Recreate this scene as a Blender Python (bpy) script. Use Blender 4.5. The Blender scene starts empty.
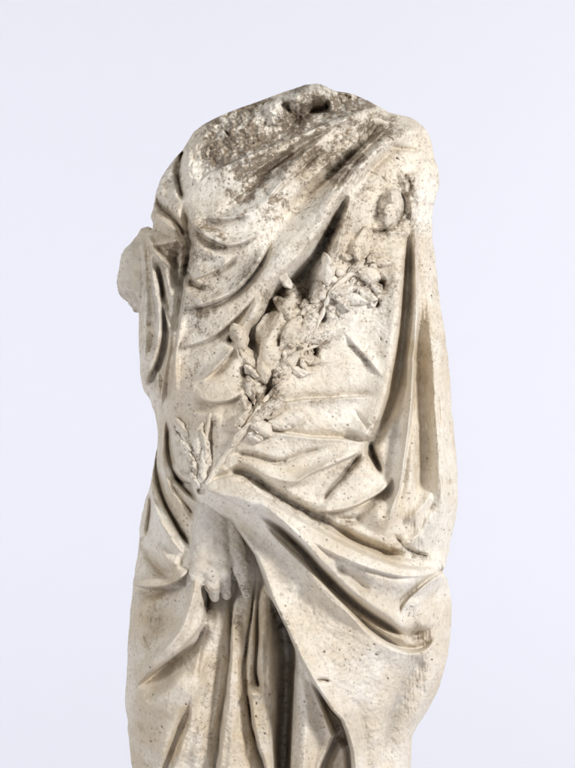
# Headless draped marble statue in front of a pale studio backdrop.
import bpy, math, random
import numpy as np

S = 0.0016                 # metres per unit of carving
X0, YF = 287.5, 1150.0     # centre line, floor level (carving units, y downwards)
rng = np.random.default_rng(7)
random.seed(7)
scene = bpy.context.scene
C = scene.collection

# ------------------------------------------------------------------ carving grid
GX0, GX1, GY0, GY1, ST = 105.0, 470.0, 74.0, 800.0, 0.5
gx = np.arange(GX0, GX1 + 1e-6, ST); gy = np.arange(GY0, GY1 + 1e-6, ST)
GX, GY = np.meshgrid(gx, gy)
NY, NX = GX.shape

LEFT = [(84.5,316),(86,303),(88,297),(91,287),(96,273),(102,258),(107,243),(112,230),(118,216),(125,203),(132,193.5),(141,188),
 (150,182.5),(157,176),(163.5,170.5),(172,165),(180,160),(190,156.5),(200,155),(210,152.5),(217,150.7),(221,152.5),(224,153.5),(229,152.5),
 (232,148),(234.5,141.5),(240,140),(250,138.5),(270,139),(290,140),(312,139),(335,138.5),(352,139),(365,139.8),(379,141),(388,142.6),(394,146),(400,150),(413,154.5),(420,156),
 (431,158),(447,157.5),(462,154),(475,151.8),(487,150),(500,145),(527,139.6),(545,139),(570,135),(582,133.2),(600,131.5),(620,129.4),
 (640,128),(660,127.3),(679,126.5),(696,124.8),(703,124.8),(713,127),(747,129.2),(768,132),(800,134)]
RIGHT = [(84.5,319),(86,324),(89,330),(91,333),(93.3,349),(95,355),(98,362),(102,370),(108,381),(113.4,390),(117.6,410),(121,417),(125,422),(132,428),
 (142,431.6),(157,434.5),(168,438),(176,439.3),(186,439.2),(194,437),(203,434),(217,432),(238,432.3),(263,436),(290,438.6),(310,441),
 (333,445),(362,448.6),(380,450),(410,452),(452,456),(475,457.6),(498,458),(518,456),(539,451),(562,446.5),(571,442.5),(574,443.5),(580,448),
 (603,451.7),(628,451),(643,449.5),(656,447.5),(672,443.5),(690,438),(704,431),(716,423.6),(727,416.5),(735,412.3),(742,411.3),(768,411),(800,411)]
LEFT = np.array(LEFT, float); RIGHT = np.array(RIGHT, float)

def smooth1(a, n):
    k = np.hanning(n + 2)[1:-1]; k /= k.sum()
    p = np.pad(a, (n//2, n//2), mode='edge')
    return np.convolve(p, k, 'valid')[:len(a)]
yy = np.arange(84.5, 800.01, 0.25)
_xl = np.interp(yy, LEFT[:,0], LEFT[:,1]); _xr = np.interp(yy, RIGHT[:,0], RIGHT[:,1])
_w = np.clip((yy - 95) / 15, 0, 1)
_xl = _xl*(1-_w) + smooth1(_xl, 13)*_w; _xr = _xr*(1-_w) + smooth1(_xr, 13)*_w
_j = np.random.default_rng(3)
for _a, _sg in ((_xl, 1), (_xr, 1)):
    _a += _w*(.10*smooth1(_j.standard_normal(len(yy)), 15)*3 + .28*smooth1(_j.standard_normal(len(yy)), 61)*4)
def xl_at(y): return np.interp(y, yy, _xl)
def xr_at(y): return np.interp(y, yy, _xr)

def bnoise(scale, aniso=(1, 1), shape=None):
    """smooth random field, unit deviation, feature size 'scale' units"""
    shape = shape or (NY, NX)
    w = rng.standard_normal(shape)
    fy = np.fft.fftfreq(shape[0], ST)[:, None]*aniso[1]; fx = np.fft.rfftfreq(shape[1], ST)[None, :]*aniso[0]
    f2 = (fx**2 + fy**2)*scale**2
    r = np.fft.irfft2(np.fft.rfft2(w)*np.exp(-f2*2.2), s=shape)
    return (r - r.mean())/r.std()
def blur(a, sig):
    p = int(sig*6/ST); b = np.pad(a, p, mode='edge')
    fy = np.fft.fftfreq(b.shape[0], ST)[:, None]; fx = np.fft.rfftfreq(b.shape[1], ST)[None, :]
    r = np.fft.irfft2(np.fft.rfft2(b)*np.exp(-2*(math.pi*sig)**2*(fx**2 + fy**2)), s=b.shape)
    return r[p:-p, p:-p]
def bil(a, x, y):
    u = np.clip((np.asarray(x) - GX0)/ST, 0, NX - 1.001); v = np.clip((np.asarray(y) - GY0)/ST, 0, NY - 1.001)
    i = u.astype(int); j = v.astype(int); fu = u - i; fv = v - j
    return (a[j,i]*(1-fu)*(1-fv) + a[j,i+1]*fu*(1-fv) + a[j+1,i]*(1-fu)*fv + a[j+1,i+1]*fu*fv)

# ---- rounded body: solve a membrane over the outline
def membrane():
    h = 3.0
    cx = np.arange(GX0 - 3, GX1 + 6, h); cy = np.arange(GY0 - 6, 800 + 1, h)
    XX, YY = np.meshgrid(cx, cy)
    ins = (YY > 85) & (XX > xl_at(YY) ) & (XX < xr_at(YY))
    f = np.zeros(XX.shape)
    w = 1.9
    red = ((np.arange(XX.shape[0])[:, None] + np.arange(XX.shape[1])[None, :]) % 2 == 0)
    m1 = ins & red; m2 = ins & ~red
    for it in range(900):
        for m in (m1, m2):
            g = np.pad(f, 1); g[-1, 1:-1] = f[-1]
            avg = (g[:-2,1:-1] + g[2:,1:-1] + g[1:-1,:-2] + g[1:-1,2:])/4 + h*h*2/4
            f = np.where(m, f + w*(avg - f), f)
    u = (GX - cx[0])/h; v = (GY - cy[0])/h
    i = np.clip(u.astype(int), 0, len(cx)-2); j = np.clip(v.astype(int), 0, len(cy)-2); fu = u-i; fv = np.clip(v-j, 0, 1)
    return f[j,i]*(1-fu)*(1-fv) + f[j,i+1]*fu*(1-fv) + f[j+1,i]*(1-fu)*fv + f[j+1,i+1]*fu*fv
MEM = np.maximum(membrane(), 0)
BASE = 0.74*np.sqrt(np.maximum(blur(MEM, 3.0), 0))
H = np.zeros((NY, NX))

# ------------------------------------------------------------------ carving strokes
def crom(pts, step=4.0):
    p = np.array(pts, float)
    if len(p) < 3:
        n = max(2, int(np.hypot(*(p[1]-p[0])[:2])/step)); t = np.linspace(0, 1, n + 1)[:, None]
        return p[0]*(1-t) + p[1]*t
    q = np.vstack([2*p[0]-p[1], p, 2*p[-1]-p[-2]]); out = []
    for k in range(1, len(q)-2):
        n = max(2, int(np.hypot(*(q[k+1]-q[k])[:2])/step))
        t = np.linspace(0, 1, n, endpoint=False)[:, None]
        a, b, c, d = q[k-1], q[k], q[k+1], q[k+2]
        out.append(.5*((2*b) + (c-a)*t + (2*a-5*b+4*c-d)*t*t + (3*b-a-3*c+d)*t**3))
    out.append(q[-2][None]); return np.vstack(out)
def window(p, m):
    i0 = max(0, int((p[:,0].min()-m-GX0)/ST)); i1 = min(NX, int((p[:,0].max()+m-GX0)/ST)+2)
    j0 = max(0, int((p[:,1].min()-m-GY0)/ST)); j1 = min(NY, int((p[:,1].max()+m-GY0)/ST)+2)
    return slice(j0, j1), slice(i0, i1)
def pdist(X, Y, p):
    best = np.full(X.shape, 1e18); sg = np.ones(X.shape); tt = np.zeros(X.shape)
    L = np.r_[0, np.cumsum(np.hypot(*np.diff(p[:, :2], axis=0).T))]; L /= L[-1]
    for k in range(len(p)-1):
        ax, ay = p[k,:2]; dx, dy = p[k+1,:2]-p[k,:2]; l2 = dx*dx+dy*dy + 1e-12
        t = np.clip(((X-ax)*dx + (Y-ay)*dy)/l2, 0, 1)
        d = (X-ax-t*dx)**2 + (Y-ay-t*dy)**2
        m = d < best
        best = np.where(m, d, best); tt = np.where(m, L[k] + t*(L[k+1]-L[k]), tt)
        sg = np.where(m, np.sign(dx*(Y-ay) - dy*(X-ax)), sg)
    return np.sqrt(best), sg, tt
def prof(d, sg, wl, wr, p):
    w = np.where(sg > 0, wr, wl)
    return np.exp(-(d/w)**p)
def fold(pts, h, wl, wr=None, p=1.7, ends=(.25, .25), tgt=None):
    """ridge (h>0) or furrow (h<0); wl / wr: widths on the left / right hand of the direction of travel.
    a third value in pts scales the height there"""
    A = H if tgt is None else tgt
    wr = wl if wr is None else wr
    q = [(a[0], a[1], a[2] if len(a) > 2 else 1.0) for a in pts]
    q = crom(q); s = window(q, 2.6*max(wl, wr))
    X, Y = GX[s], GY[s]
    d, sg, t = pdist(X, Y, q)
    L = np.r_[0, np.cumsum(np.hypot(*np.diff(q[:, :2], axis=0).T))]; L /= L[-1]
    amp = np.interp(t, L, q[:,2])
    sm = lambda v: v*v*(3-2*v)
    if ends[0] > 0: amp = amp*sm(np.clip(t/ends[0], 0, 1)*.98+.02)
    if ends[1] > 0: amp = amp*sm(np.clip((1-t)/ends[1], 0, 1)*.98+.02)
    A[s] += h*amp*prof(d, sg, wl, wr, p)
def step(pts, h, wl, wr, ends=(.3,.3), soft=.9, tgt=None):
    """overlapping cloth: the left hand of the direction of travel stands h proud and breaks off sharply at the line (h<0: the right hand)"""
    A = H if tgt is None else tgt
    q = crom([(a[0], a[1], a[2] if len(a) > 2 else 1.0) for a in pts]); s = window(q, 3*max(wl, wr)); X, Y = GX[s], GY[s]
    d, sg, t = pdist(X, Y, q); sd = -sg*d
    L = np.r_[0, np.cumsum(np.hypot(*np.diff(q[:, :2], axis=0).T))]; L /= L[-1]
    amp = np.interp(t, L, q[:,2]); sm = lambda v: v*v*(3-2*v)
    if ends[0] > 0: amp = amp*sm(np.clip(t/ends[0], 0, 1))
    if ends[1] > 0: amp = amp*sm(np.clip((1-t)/ends[1], 0, 1))
    g = .5 + .5*np.tanh(sd/soft)
    A[s] += h*amp*(g*np.exp(-(d/wl)**1.35) - .8*(1-g)*np.exp(-(d/wr)**1.2))
def inside(X, Y, p):
    r = np.zeros(X.shape, bool); n = len(p)
    for k in range(n):
        x1, y1 = p[k]; x2, y2 = p[(k+1) % n]
        if y1 == y2: continue
        r ^= ((y1 > Y) != (y2 > Y)) & (X < (x2-x1)*(Y-y1)/(y2-y1) + x1)
    return r
def sdpoly(pts, m, raw=False):
    p = np.array(pts, float) if raw else crom(list(pts) + [pts[0]])[:-1]
    s = window(p, m); X, Y = GX[s], GY[s]
    d, _, _ = pdist(X, Y, np.vstack([p, p[:1]]))
    return s, np.where(inside(X, Y, p), d, -d)
def plateau(pts, h, edge, raw=False, tgt=None):
    A = H if tgt is None else tgt
    s, d = sdpoly(pts, edge, raw)
    t = np.clip(d/edge*.5+.5, 0, 1)
    A[s] += h*t*t*(3-2*t)
def mound(cx, cy, rx, ry, h, ang=0, p=2.0, tgt=None):
    A = H if tgt is None else tgt
    s = window(np.array([[cx, cy]]), 2.6*max(rx, ry)); X, Y = GX[s]-cx, GY[s]-cy
    c, q = math.cos(math.radians(ang)), math.sin(math.radians(ang))
    u = (X*c + Y*q)/rx; v = (-X*q + Y*c)/ry
    A[s] += h*np.exp(-(u*u + v*v)**(p/2))

# --- large volumes
mound(235, 240, 60, 50, 10)
mound(220, 410, 60, 60, 8)
mound(400, 240, 45, 90, 8)
mound(300, 330, 60, 70, -16)              # hollow in front of the body, under the arm
fold([(240,150),(300,120),(360,108)], -8, 22, 14)     # broken top leans back
# --- bare broken shoulder and neck
HEM = [(384,106),(360,113),(340,120),(322,128),(303,137),(278,147),(251,158),(225,169),(206,179),(192,197)]
fold(HEM, 3.5, 2.4, 9, p=1.5, ends=(.25,.25))
step(HEM, 3.6, 9, 7, ends=(.2,.25), soft=1.1)
fold([(296,100),(312,94),(330,97)], 9, 8, 9, ends=(0,.2))
plateau([(266,104),(276,101),(284,106),(286,120),(279,128),(270,124)], 5, 4)
plateau([(291,95),(300,88),(318,83),(334,90),(332,99),(318,104),(302,108),(292,108)], 5, 4)
fold([(287,124),(297,119),(310,113),(322,109),(331,106)], -15, 4.5, 5.0, p=1.6, ends=(.25,.1))
fold([(330,107),(350,101),(372,104)], -4, 5, 5)
fold([(222,128),(228,135),(231,140)], -4, 1.8)
fold([(186,146),(191,165),(194,190)], 5, 9, 8)         # smooth shoulder edge
# --- folds of the mantle across the chest (from the shoulder at right, falling to the left)
step([(231,193),(247,183),(272,166),(297,147),(318,137),(345,125),(378,112)], 5.0, 8, 6, soft=1.6)

fold([(300,139),(262,157),(228,174),(204,189)], 2.5, 3, 5)
fold([(330,135),(305,148),(283,163),(262,180),(240,198)], -4, 3.0, 4, p=1.4)
fold([(240,204),(266,185),(288,168),(312,152),(334,138)], 4, 6, 7)
fold([(376,117),(352,123),(330,135),(312,150),(290,172),(272,190)], 9, 5, 7)
fold([(366,126),(341,149),(312,160),(292,178)], -5, 6, 7)
fold([(384,123),(361,147),(343,165),(322,186)], -11, 6, 6)
fold([(378,130),(352,148),(330,166),(306,186),(288,204)], 6, 4, 8)
step([(328,200),(336,189),(348,172),(361,157),(388,129)], 6, 7, 6, soft=1.2)
# bold border of the mantle over the arm; runs down as the overhanging edge above the hollow
fold([(434,130,.0),(424,131,.4),(410,134,.8),(398,140),(382,149),(367,163),(351,180),(334,203),(320,226),(302,252),(284,274),(268,300),(252,326),(240,345)], 10, 7, 11, p=1.8, ends=(0,.12))
fold([(412,143),(398,149),(385,158),(370,173),(354,192)], -4, 4, 6, p=1.6, ends=(.4,.4))
# hollow wedge between chest edge and arm panel
plateau([(336,218),(328,242),(322,258),(316,276),(312,298),(302,303),(292,296),(280,302),(268,326),(254,350),(246,352),(252,332),(268,304),(284,280),(302,264),(318,246),(330,228)], -19, 9)
fold([(347.5,193,.2),(343,206,.6),(333,228),(320,252),(305,272),(286,290)], -10, 4, 3.6, ends=(.15,.2))
mound(304, 281, 10, 13, -10)
mound(272, 298, 8, 16, -10, 30)
fold([(258,318),(251,335),(256,352),(262,372)], -10, 5)
fold([(352,190),(346,215),(338,246),(331,268)], 6, 5, 5, ends=(.2,.3))
fold([(376,116),(332,148),(290,184),(255,214),(215,236)], 5, 9, 8, ends=(.12,.3))
fold([(384,122),(342,163),(310,196),(282,226),(264,252)], -6, 7, 8, ends=(.12,.25))
fold([(396,130),(352,176),(320,211),(290,246),(256,286),(214,312)], 5, 10, 11, ends=(.12,.3))
fold([(352,122),(312,148),(270,178),(238,206),(208,224)], -4, 5, 6, ends=(.2,.3))
# chest catenaries
step([(206,220),(220,223),(237,222),(252,218)], 4.5, 7, 5)
step([(187,212),(193,226),(204,237),(216,244),(232,249),(250,243),(268,228)], 6, 9, 7, ends=(.15,.45))
fold([(186,204),(192,232),(203,250),(222,258),(244,252),(268,232),(292,206)], 3, 7, 6, ends=(.2,.4))
fold([(191,253),(187,269),(191,281),(202,289),(216,293)], -7, 2.0, 4.2, p=1.3, ends=(.1,.35))
fold([(184,256),(182.5,272),(186,288),(198,299),(214,300),(230,291)], 4, 2.6, 4, p=1.4, ends=(.1,.3))
step([(194,282),(210,276.5),(226,268),(241,255)], 5, 7, 6, ends=(.2,.4))
step([(184,308),(198,308.5),(214,305),(230,297.5),(243,287),(257,270),(266,254),(272,238)], 10, 10, 7, ends=(.15,.25), soft=1.3)
fold([(186,318),(205,315),(228,306),(246,293),(262,274),(280,250),(300,222)], 4, 5, 12, ends=(.2,.4))
step([(181,349),(200,344),(214,337.5),(230,325),(248,307),(262,288)], 4.6, 12, 6, ends=(.1,.45), soft=.7)
step([(204,381),(220,367),(237,347)], 6, 7, 7, ends=(.35,.2))
step([(193,392),(206,400.5),(218,402.5),(232,400),(245,391)], 4.6, 10, 6)
fold([(188,410),(205,414),(225,412)], 2, 4, 9)
step([(262,212),(280,190),(300,172),(322,152)], 3.5, 8, 7); step([(232,206),(258,186),(284,168),(306,156)], 2.2, 5, 6)
# left border of the trunk and crevice toward the sleeve
fold([(184,200,.4),(187,222,.75),(189,250,1.3),(184,280,1.25),(180.5,305,1.0),(176,330,.55),(172,350,.42),(168,372,.36),(164,400,.3),(159,420,.1)], -12.5, 6, 4, p=1.7, ends=(.1,.1))
fold([(192,250),(187,290),(182,325),(178,352),(177,380),(178,400)], 6, 3, 7)
fold([(183,300),(179,325),(175.5,352),(173.5,372),(175,395)], -4, 1.6, 2.2, p=1.3)
# --- sleeve hanging at the left
fold([(183,150),(177.5,168),(179,185),(184,203)], -12, 3.0, 2.2, p=1.5, ends=(.05,.15))
fold([(176,160),(166,176),(160,194),(161,204)], 5, 6, 6)
fold([(155,195),(163,208),(174,219),(182,231),(187,246)], -9, 2.6, 3.6, p=1.5, ends=(.1,.2))
fold([(150,213),(157,217),(168,226),(182,236)], 6, 4.0, 3, p=1.5, ends=(0,.2))
fold([(152,228),(165,234),(178,238)], -4, 5, 5)
fold([(154,246),(167,246),(182,242)], 5, 4, 2.2, p=1.4)
fold([(182,246),(176,262),(177,280),(180,300)], -14, 9, 6, ends=(.2,.3))
fold([(150,236),(155,250),(163,261),(174,270),(178,278)], 7, 3.0, 3.6, p=1.5, ends=(.1,.3))
fold([(157,262),(160,278),(163,292),(164,304)], -6, 2.2, 2.4, p=1.4)
fold([(166,268),(170,284),(174,300)], 4, 4, 3)
fold([(143,240),(146,270),(147,310),(146,345),(145,372)], 9, 5.5, 8, ends=(.05,.2))
fold([(152,246),(156,290),(161,320),(158,346),(151,366),(144,383)], 6, 5, 2.4, p=1.6, ends=(.1,.05))
fold([(163,296),(165.5,325),(164,350),(157,372),(149,388),(150,396)], -6, 3.0, 3.4, p=1.6, ends=(.3,.25))
step([(158,262),(162,296),(164,325),(161.5,350),(154.5,370),(145,386)], -5, 6, 7, ends=(.2,.08))
step([(186,250),(178,244),(166,246),(155,246)], -4, 6, 5)
fold([(163,302),(168,318),(172.5,332)], 6, 1.8, 1.8, p=1.5, ends=(.2,.2))
fold([(172.5,330),(171,350),(167,370),(163,400),(160,416)], 4, 2, 2, p=1.5)
fold([(157,366),(160,384),(160,402)], 6, 3.5, 3.5)
fold([(139,330),(146,328),(154,322)], -3, 4)
fold([(148,358),(152,344),(156,330)], -1.5, 3)
# --- arm panel at the right
PED = [(404,226),(402.5,250),(399,296),(395,340),(389,370),(381,403),(373,425),(366,441)]
fold(PED, 9, 2.6, 16, p=1.7, ends=(.15,.03))
fold([(408.5,236),(407,270),(404,310),(400,350),(395,385),(386,412),(377,432),(369,446),(372,457),(380,473)], -12, 6, 6.5, p=2.0, ends=(.14,.15))
fold([(369,440),(373,455),(381,474)], -13, 2.4, 3.2, p=1.5, ends=(.2,.3))
RV = [(414,216),(413.5,240),(413.5,263),(414.5,310),(413,342),(410,360),(411,383),(407,413),(402.5,447),(398,479),(391,503),(384,527)]
fold(RV, 10, 2.0, 4.2, p=1.6, ends=(.1,.1))
fold([(420,262,.3),(420.5,310,.5),(421,350,.9),(421,400,1.2),(422,450,1.3),(419,490,1.15),(411,512,.8)], -13, 11, 8.5, p=2.0, ends=(.3,.15))
step([(414,262,.3),(415,310,.5),(413.5,345),(411,375),(409,413),(404.5,447),(400,479),(393,506)], -9, 9, 5, ends=(.15,.12), soft=1.1)
fold([(426,280),(430,350),(434,420),(438,470),(440,510),(434,540)], 7, 8, 7, ends=(.3,.2))
fold([(436,390),(438,420),(440,440)], -2.5, 2)
# oval knot and block by the shoulder
mound(390, 211, 11.5, 18.5, 9, 12, p=3.2); fold([(389,192),(390,200),(391,208)], 4, 3, 3)
fold([(397,192),(403,202),(402.5,214),(394,227),(384,231)], -3.6, 1.4, 1.8, p=1.3, ends=(.15,.15))
fold([(359,229),(368,234),(378,234),(388,232),(402,233)], -5, 1.5, 1.8, p=1.3)
fold([(382,194),(378,208),(377,224)], -2.2, 2)
plateau([(399,177),(416,176),(415,214),(409,220),(405,200)], 6, 4, raw=True)
fold([(400,180),(407,182),(409,196)], -5, 2.2); mound(412,184,3,6,-4); mound(404,178,3,2.5,-4)
fold([(383,233),(396,234),(408,238)], 4, 4, 4)
fold([(386,148),(402,151),(420,152)], -3, 2.4)
fold([(352,240),(358,255),(361,262)], 4, 5, 4)
# creases of the panel
step([(343,333),(349,341),(361,354),(375,371),(381,379)], 2.8, 5, 3.5, soft=.6)

step([(272,402),(290,401),(308,398.5),(330,398),(350,396.5),(380,396)], -4.4, 7, 9, soft=.8)

fold([(350,406),(361,420),(369,433)], -1.6, 1.8, ends=(.4,.4))
step([(264,430),(290,433),(313,436),(340,437.5),(366,442)], -4.2, 6, 9, ends=(.3,.12), soft=.8)

fold([(228,451),(251,453),(278,460),(293,456),(309,450),(330,446)], -4.5, 2.4, 4.4, p=1.4)
step([(288,487),(302,477),(314,470),(330,464),(350,455),(365,447)], 3.6, 7, 6, soft=.8)
fold([(240,461),(270,474),(300,478),(330,460),(360,447)], 5, 6, 5)
fold([(320,502),(330,487),(339,477),(350,464),(362,450)], -8, 2.4, 3.4, p=1.4, ends=(.15,.2))
step([(314,508),(330,509),(350,505),(362,500),(382,488),(392,474)], 7, 14, 8, ends=(.15,.2))
fold([(330,515),(348,517),(366,514)], -5, 4, 5)
mound(381, 511, 13, 15, 12, 20, p=2.6)
# --- forearm under the mantle and the long hem
plateau([(204,490),(220,486),(238,482),(270,490),(310,511),(350,534),(400,556),(440,564),(442,574),(420,586),(402,600),(404,632),(380,622),(350,602),(325,578),(300,550),(280,530),(262,515),(235,505)], 16, 16)
fold([(218,459),(232,467),(250,475),(264,484),(284,497),(303,508),(318,516),(336,526),(352,536),(372,545),(396,553),(430,559)], -15, 6, 3.8, p=1.7, ends=(.25,.25))
step([(205,484),(222,476),(244,474),(262,484)], -4, 7, 8)
step([(203,489),(216,490),(236,500),(262,514)], 3.5, 8, 8, ends=(.1,.4))
fold([(206,482),(222,470),(240,462)], 4, 4, 4); mound(203, 489, 3.5, 2.6, -9)
step([(300,530),(330,548),(362,562),(398,572),(432,572)], 3, 10, 9)
step([(226,474,.5),(246,483,.8),(268,497),(303,517),(336,536),(372,553),(402,563),(438,566)], -7, 7, 20, ends=(.2,.1), soft=1.1)
fold([(225,486),(262,506),(300,532),(340,557),(372,571),(405,577),(430,574)], 5, 10, 12, p=1.8, ends=(.15,.15))
fold([(254,505),(272,520),(300,546),(318,568),(340,590),(361,607,.9),(384,622,.75),(404,632,.6),(424,638,.4)], -20, 6.5, 2.8, p=2.0, ends=(.22,.2))
fold([(258,497),(285,518),(310,545),(335,572)], 7, 5, 6)
fold([(330,558),(352,572),(370,590)], -5, 7, 7)
fold([(378,549),(398,543),(418,530),(429,500)], 5, 3, 6)
fold([(430,488),(424,500),(412,513),(400,522)], 5, 3, 5); fold([(433,500),(424,515),(416,536)], -4, 3, 3); fold([(412,505),(416,525),(424,545)], 2.5, 4, 4)
fold([(390,530),(408,548),(432,557)], -6, 3, 3, p=1.4)
step([(444,569),(431,575),(417,585),(403,598),(396,614)], 6, 10, 8, ends=(.03,.3), soft=.8)
mound(441, 570.5, 4, 2.4, -9)
fold([(412,592),(416,612),(424,630)], 7, 8, 9)
mound(414, 632, 12, 8, -10, -20)
# --- hanging flap: upper lip
step([(262,518,.5),(280,536),(301,556),(325,582),(347,604),(367,624),(388,639),(408,647),(424,645),(434,634)], -8, 7, 40, ends=(.15,.08), soft=1.0)
fold([(256,520),(280,540),(300,562),(325,590),(350,612),(368,631),(388,644),(409,650),(424,645),(432,634)], 2.5, 2.4, 12, p=1.8, ends=(.08,.08))
FLAP_L = [(203,488),(218,500),(232,519),(246,538),(256,552),(264,572),(271,592),(280,612),(290,633),(300,654),(310,672),(319,686),(330,703),(340,714),(346,730),(350,745),(352,768),(352,800)]
fold(FLAP_L[2:], 7, 16, 2.0, p=1.7, ends=(.1,0))
mound(325, 668, 44, 60, 13, 40)
fold([(424,652),(410,672),(398,695),(390,720),(384,768)], -5, 10, 9, ends=(.1,.1))
fold([(432,650),(424,690),(405,728)], 4, 8, 8)
fold([(350,690),(361,715),(366,760),(366,800)], -3, 6, 6)
fold([(314,673),(322,672),(330,674)], -4, 1.4, 2.2, p=1.3)
# --- hip at the left
step([(158,440),(155,462),(156.5,481),(164,502),(174,520),(183,535),(194,549)], -6, 8, 5, ends=(.1,.15))
step([(167,416),(167,447),(170,464),(182,485),(201,502)], -5, 8, 5, ends=(.2,.15))
step([(131,584),(151,585),(168,583),(182,576),(193,566)], 7, 9, 8, ends=(0,.15))
step([(207,604),(204,620),(194,633),(177,651),(156,669),(132,690)], -4.5, 10, 8, ends=(.1,.3), soft=1.8)
step([(171,480),(179,494),(190,508),(199,519)], -3, 6, 4)
fold([(159,440),(155,462),(156.5,481),(164,502),(174,520),(183,535),(193,547)], -6, 3.6, 2.2, p=1.5, ends=(.05,.12))
fold([(153,470),(152,490),(158,508),(168,528),(180,545),(190,556)], 6, 3, 7)
fold([(167,418),(167,447),(170,464),(182,485),(200,501)], -4, 2.6, 2.0, p=1.5, ends=(.2,.15))
fold([(162,432),(163,462),(171,484),(184,502),(195,514)], 6, 3.6, 4.0)
fold([(170,480),(178,494),(190,509),(197,520)], -4, 2.2)
fold([(172,474),(182,481),(196,484)], -5, 2, 3)
fold([(172,462),(184,474),(200,480)], 4, 4, 4)
fold([(150,488),(151,505),(148,528),(146,540)], -7, 2.4, 2.4, p=1.5)
fold([(160,515),(168,526),(178,536)], 5, 4, 3)
fold([(140,536),(146,548),(154,561),(168,572),(182,571)], -8, 5, 6, ends=(.1,.25))
fold([(160,541),(170,556),(184,562)], 5, 8, 6)
fold([(132,581),(151,582),(168,580),(182,573),(192,564)], 4, 4.5, 2.2, p=1.6, ends=(0,.2))
fold([(134,588),(155,590),(172,588),(186,582)], -5, 3, 5)
mound(168, 612, 20, 16, -4)
mound(142, 620, 14, 30, 6)
fold([(145,630),(150,642),(155,652)], -1.0, 2)
fold([(199,570),(195,590),(190,607),(183,624),(170,641),(155,656),(136,680)], 11, 9, 4.5, p=1.7, ends=(.1,.25))
fold([(208,618),(198,639),(184,650),(169,661),(156,671),(136,688)], -11, 14, 3.2, p=1.4, ends=(.15,.35))
fold([(133,690),(150,700),(168,690),(190,665)], 5, 9, 14)
fold([(192,690),(187,708),(177,735),(166,768),(160,800)], -9, 6, 4.4, ends=(.3,0))
mound(150, 760, 14, 10, -4); fold([(127,712),(140,716),(150,730)], -2, 5)
hipw = np.clip((215-GX)/20, 0, 1)*np.clip((GY-425)/20, 0, 1)
mid_ = H - blur(H, 13)
H = (1.28+.3*hipw)*H + .55*(H - blur(H, 4)) + .85*9*np.tanh(mid_/9)
# --- skirt under the hand: set back, with its own pleats
SKIRT = [(203,504)] + FLAP_L[2:] + [(167,800),(170,768),(179,745),(189,709),(196,680),(203,652),(208,632),(205,612),(203,596),(200,575),(196,548),(197,522)]
s_, d_ = sdpoly(SKIRT, 8, raw=True)
t_ = np.clip(d_/3.2*.5+.5, 0, 1); T_ = t_*t_*(3-2*t_)
soft = np.clip((d_+4)/16, 0, 1); soft = soft*soft*(3-2*soft)
lw = np.clip((GX[s_] - (214 - (GY[s_]-600)*.10))/14, 0, 1)           # gentle on the hip side, cut on the hem side
SKM = T_*lw + soft*(1-lw)
keep = H[s_].copy()
H[s_] = keep*(1-SKM) + (np.clip(keep*.15, -4, 4) - 54)*SKM
SK0 = np.zeros((NY, NX)); SK0[s_] = SKM
PL = np.zeros((NY, NX))
fold([(205,582),(208,600),(208,616),(203,640),(196,655)], -20, 6, 6, tgt=PL, ends=(.05,.3))
def edge(pts):
    p = np.array(pts, float); e = np.interp(gy, p[:,1], p[:,0]); return smooth1(e, 41)[:, None]
E1 = edge([(214,560),(209,600),(203.5,640),(194,681),(188.5,708),(179,744),(170,768),(157,800)])
E2 = edge([(236,560),(234,600),(231.5,640),(226.5,691),(219,740),(216,768),(212,800)])
E3 = edge([(256,560),(252.5,600),(251,616),(246.7,640),(244.4,661),(247,686),(251.6,721),(257,740),(265,762),(276,800)])
E4 = edge([(258,540),(259,600),(258.5,640),(257,668),(262,690),(268,720),(272,760),(276,800)])
E5 = edge([(267,540),(270,600),(272,640),(275,690),(276,720),(276,760),(279,800)])
wob = .7*bnoise(6, aniso=(1,5))
def pleat(a, b, A, c=.16, pw=1.25):
    """cloth rising steeply at its left edge a, rounding over and sinking slowly to b"""
    w = b - a; u = np.clip((GX + wob - a)/w, 0, 1)
    r = np.minimum(u/c, 1); up = np.sqrt(np.clip(1-(1-r)**2, 0, 1))
    dn = np.cos(np.clip((u-c)/(1-c), 0, 1)**pw*math.pi/2)
    return A*up*dn
fy_ = lambda a, b: np.clip((GY-a)/(b-a), 0, 1)
P1 = pleat(E1, E2+6, 36, .14, 1.1); P2 = pleat(E2, E3+5, 36, .15, 1.3)
PA = pleat(E3, E4+1, 24, .25); PB = pleat(E4, E5+2, 30, .35)
t3 = fy_(679, 690); t3 = t3*t3*(3-2*t3)
P3 = pleat(E3, E5+3, 36, .2, 1.6)
PS = np.where(GX < E1, 0, np.where(GX < E2, P1, np.where(GX < E3, np.maximum(P2, P1*0), np.where(GX < E5+3, np.maximum(PA, PB)*(1-t3) + P3*t3, 0))))
PS = np.where((GX >= E2) & (GX < E3), np.maximum(P2, P1), PS)
hipside = np.clip((E1 - GX - 3)/18, 0, 1)*fy_(650, 690)*10           # the hip panel comes forward left of the first pleat
PS = PS*(fy_(578, 622)*.85+.15) + np.where(GX < E1, hipside, 0)
PL += blur(PS, .55)
fold([(247,683),(255,688),(266,676)], 6, 3, 4, tgt=PL)
fold([(206,700),(202,735),(196,790)], 3, 7, 7, tgt=PL, ends=(.3,0)); fold([(236,690),(232,740),(229,800)], 3, 4, 6, tgt=PL, ends=(.3,0))
fold([(222,640),(216,690),(208,740)], -4, 4, 5, tgt=PL)
fold([(273,575),(280,610),(286,645),(286,690),(284,740),(282,800)], -50, 9, 8.5, p=2.2, ends=(.3,0), tgt=PL)
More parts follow.
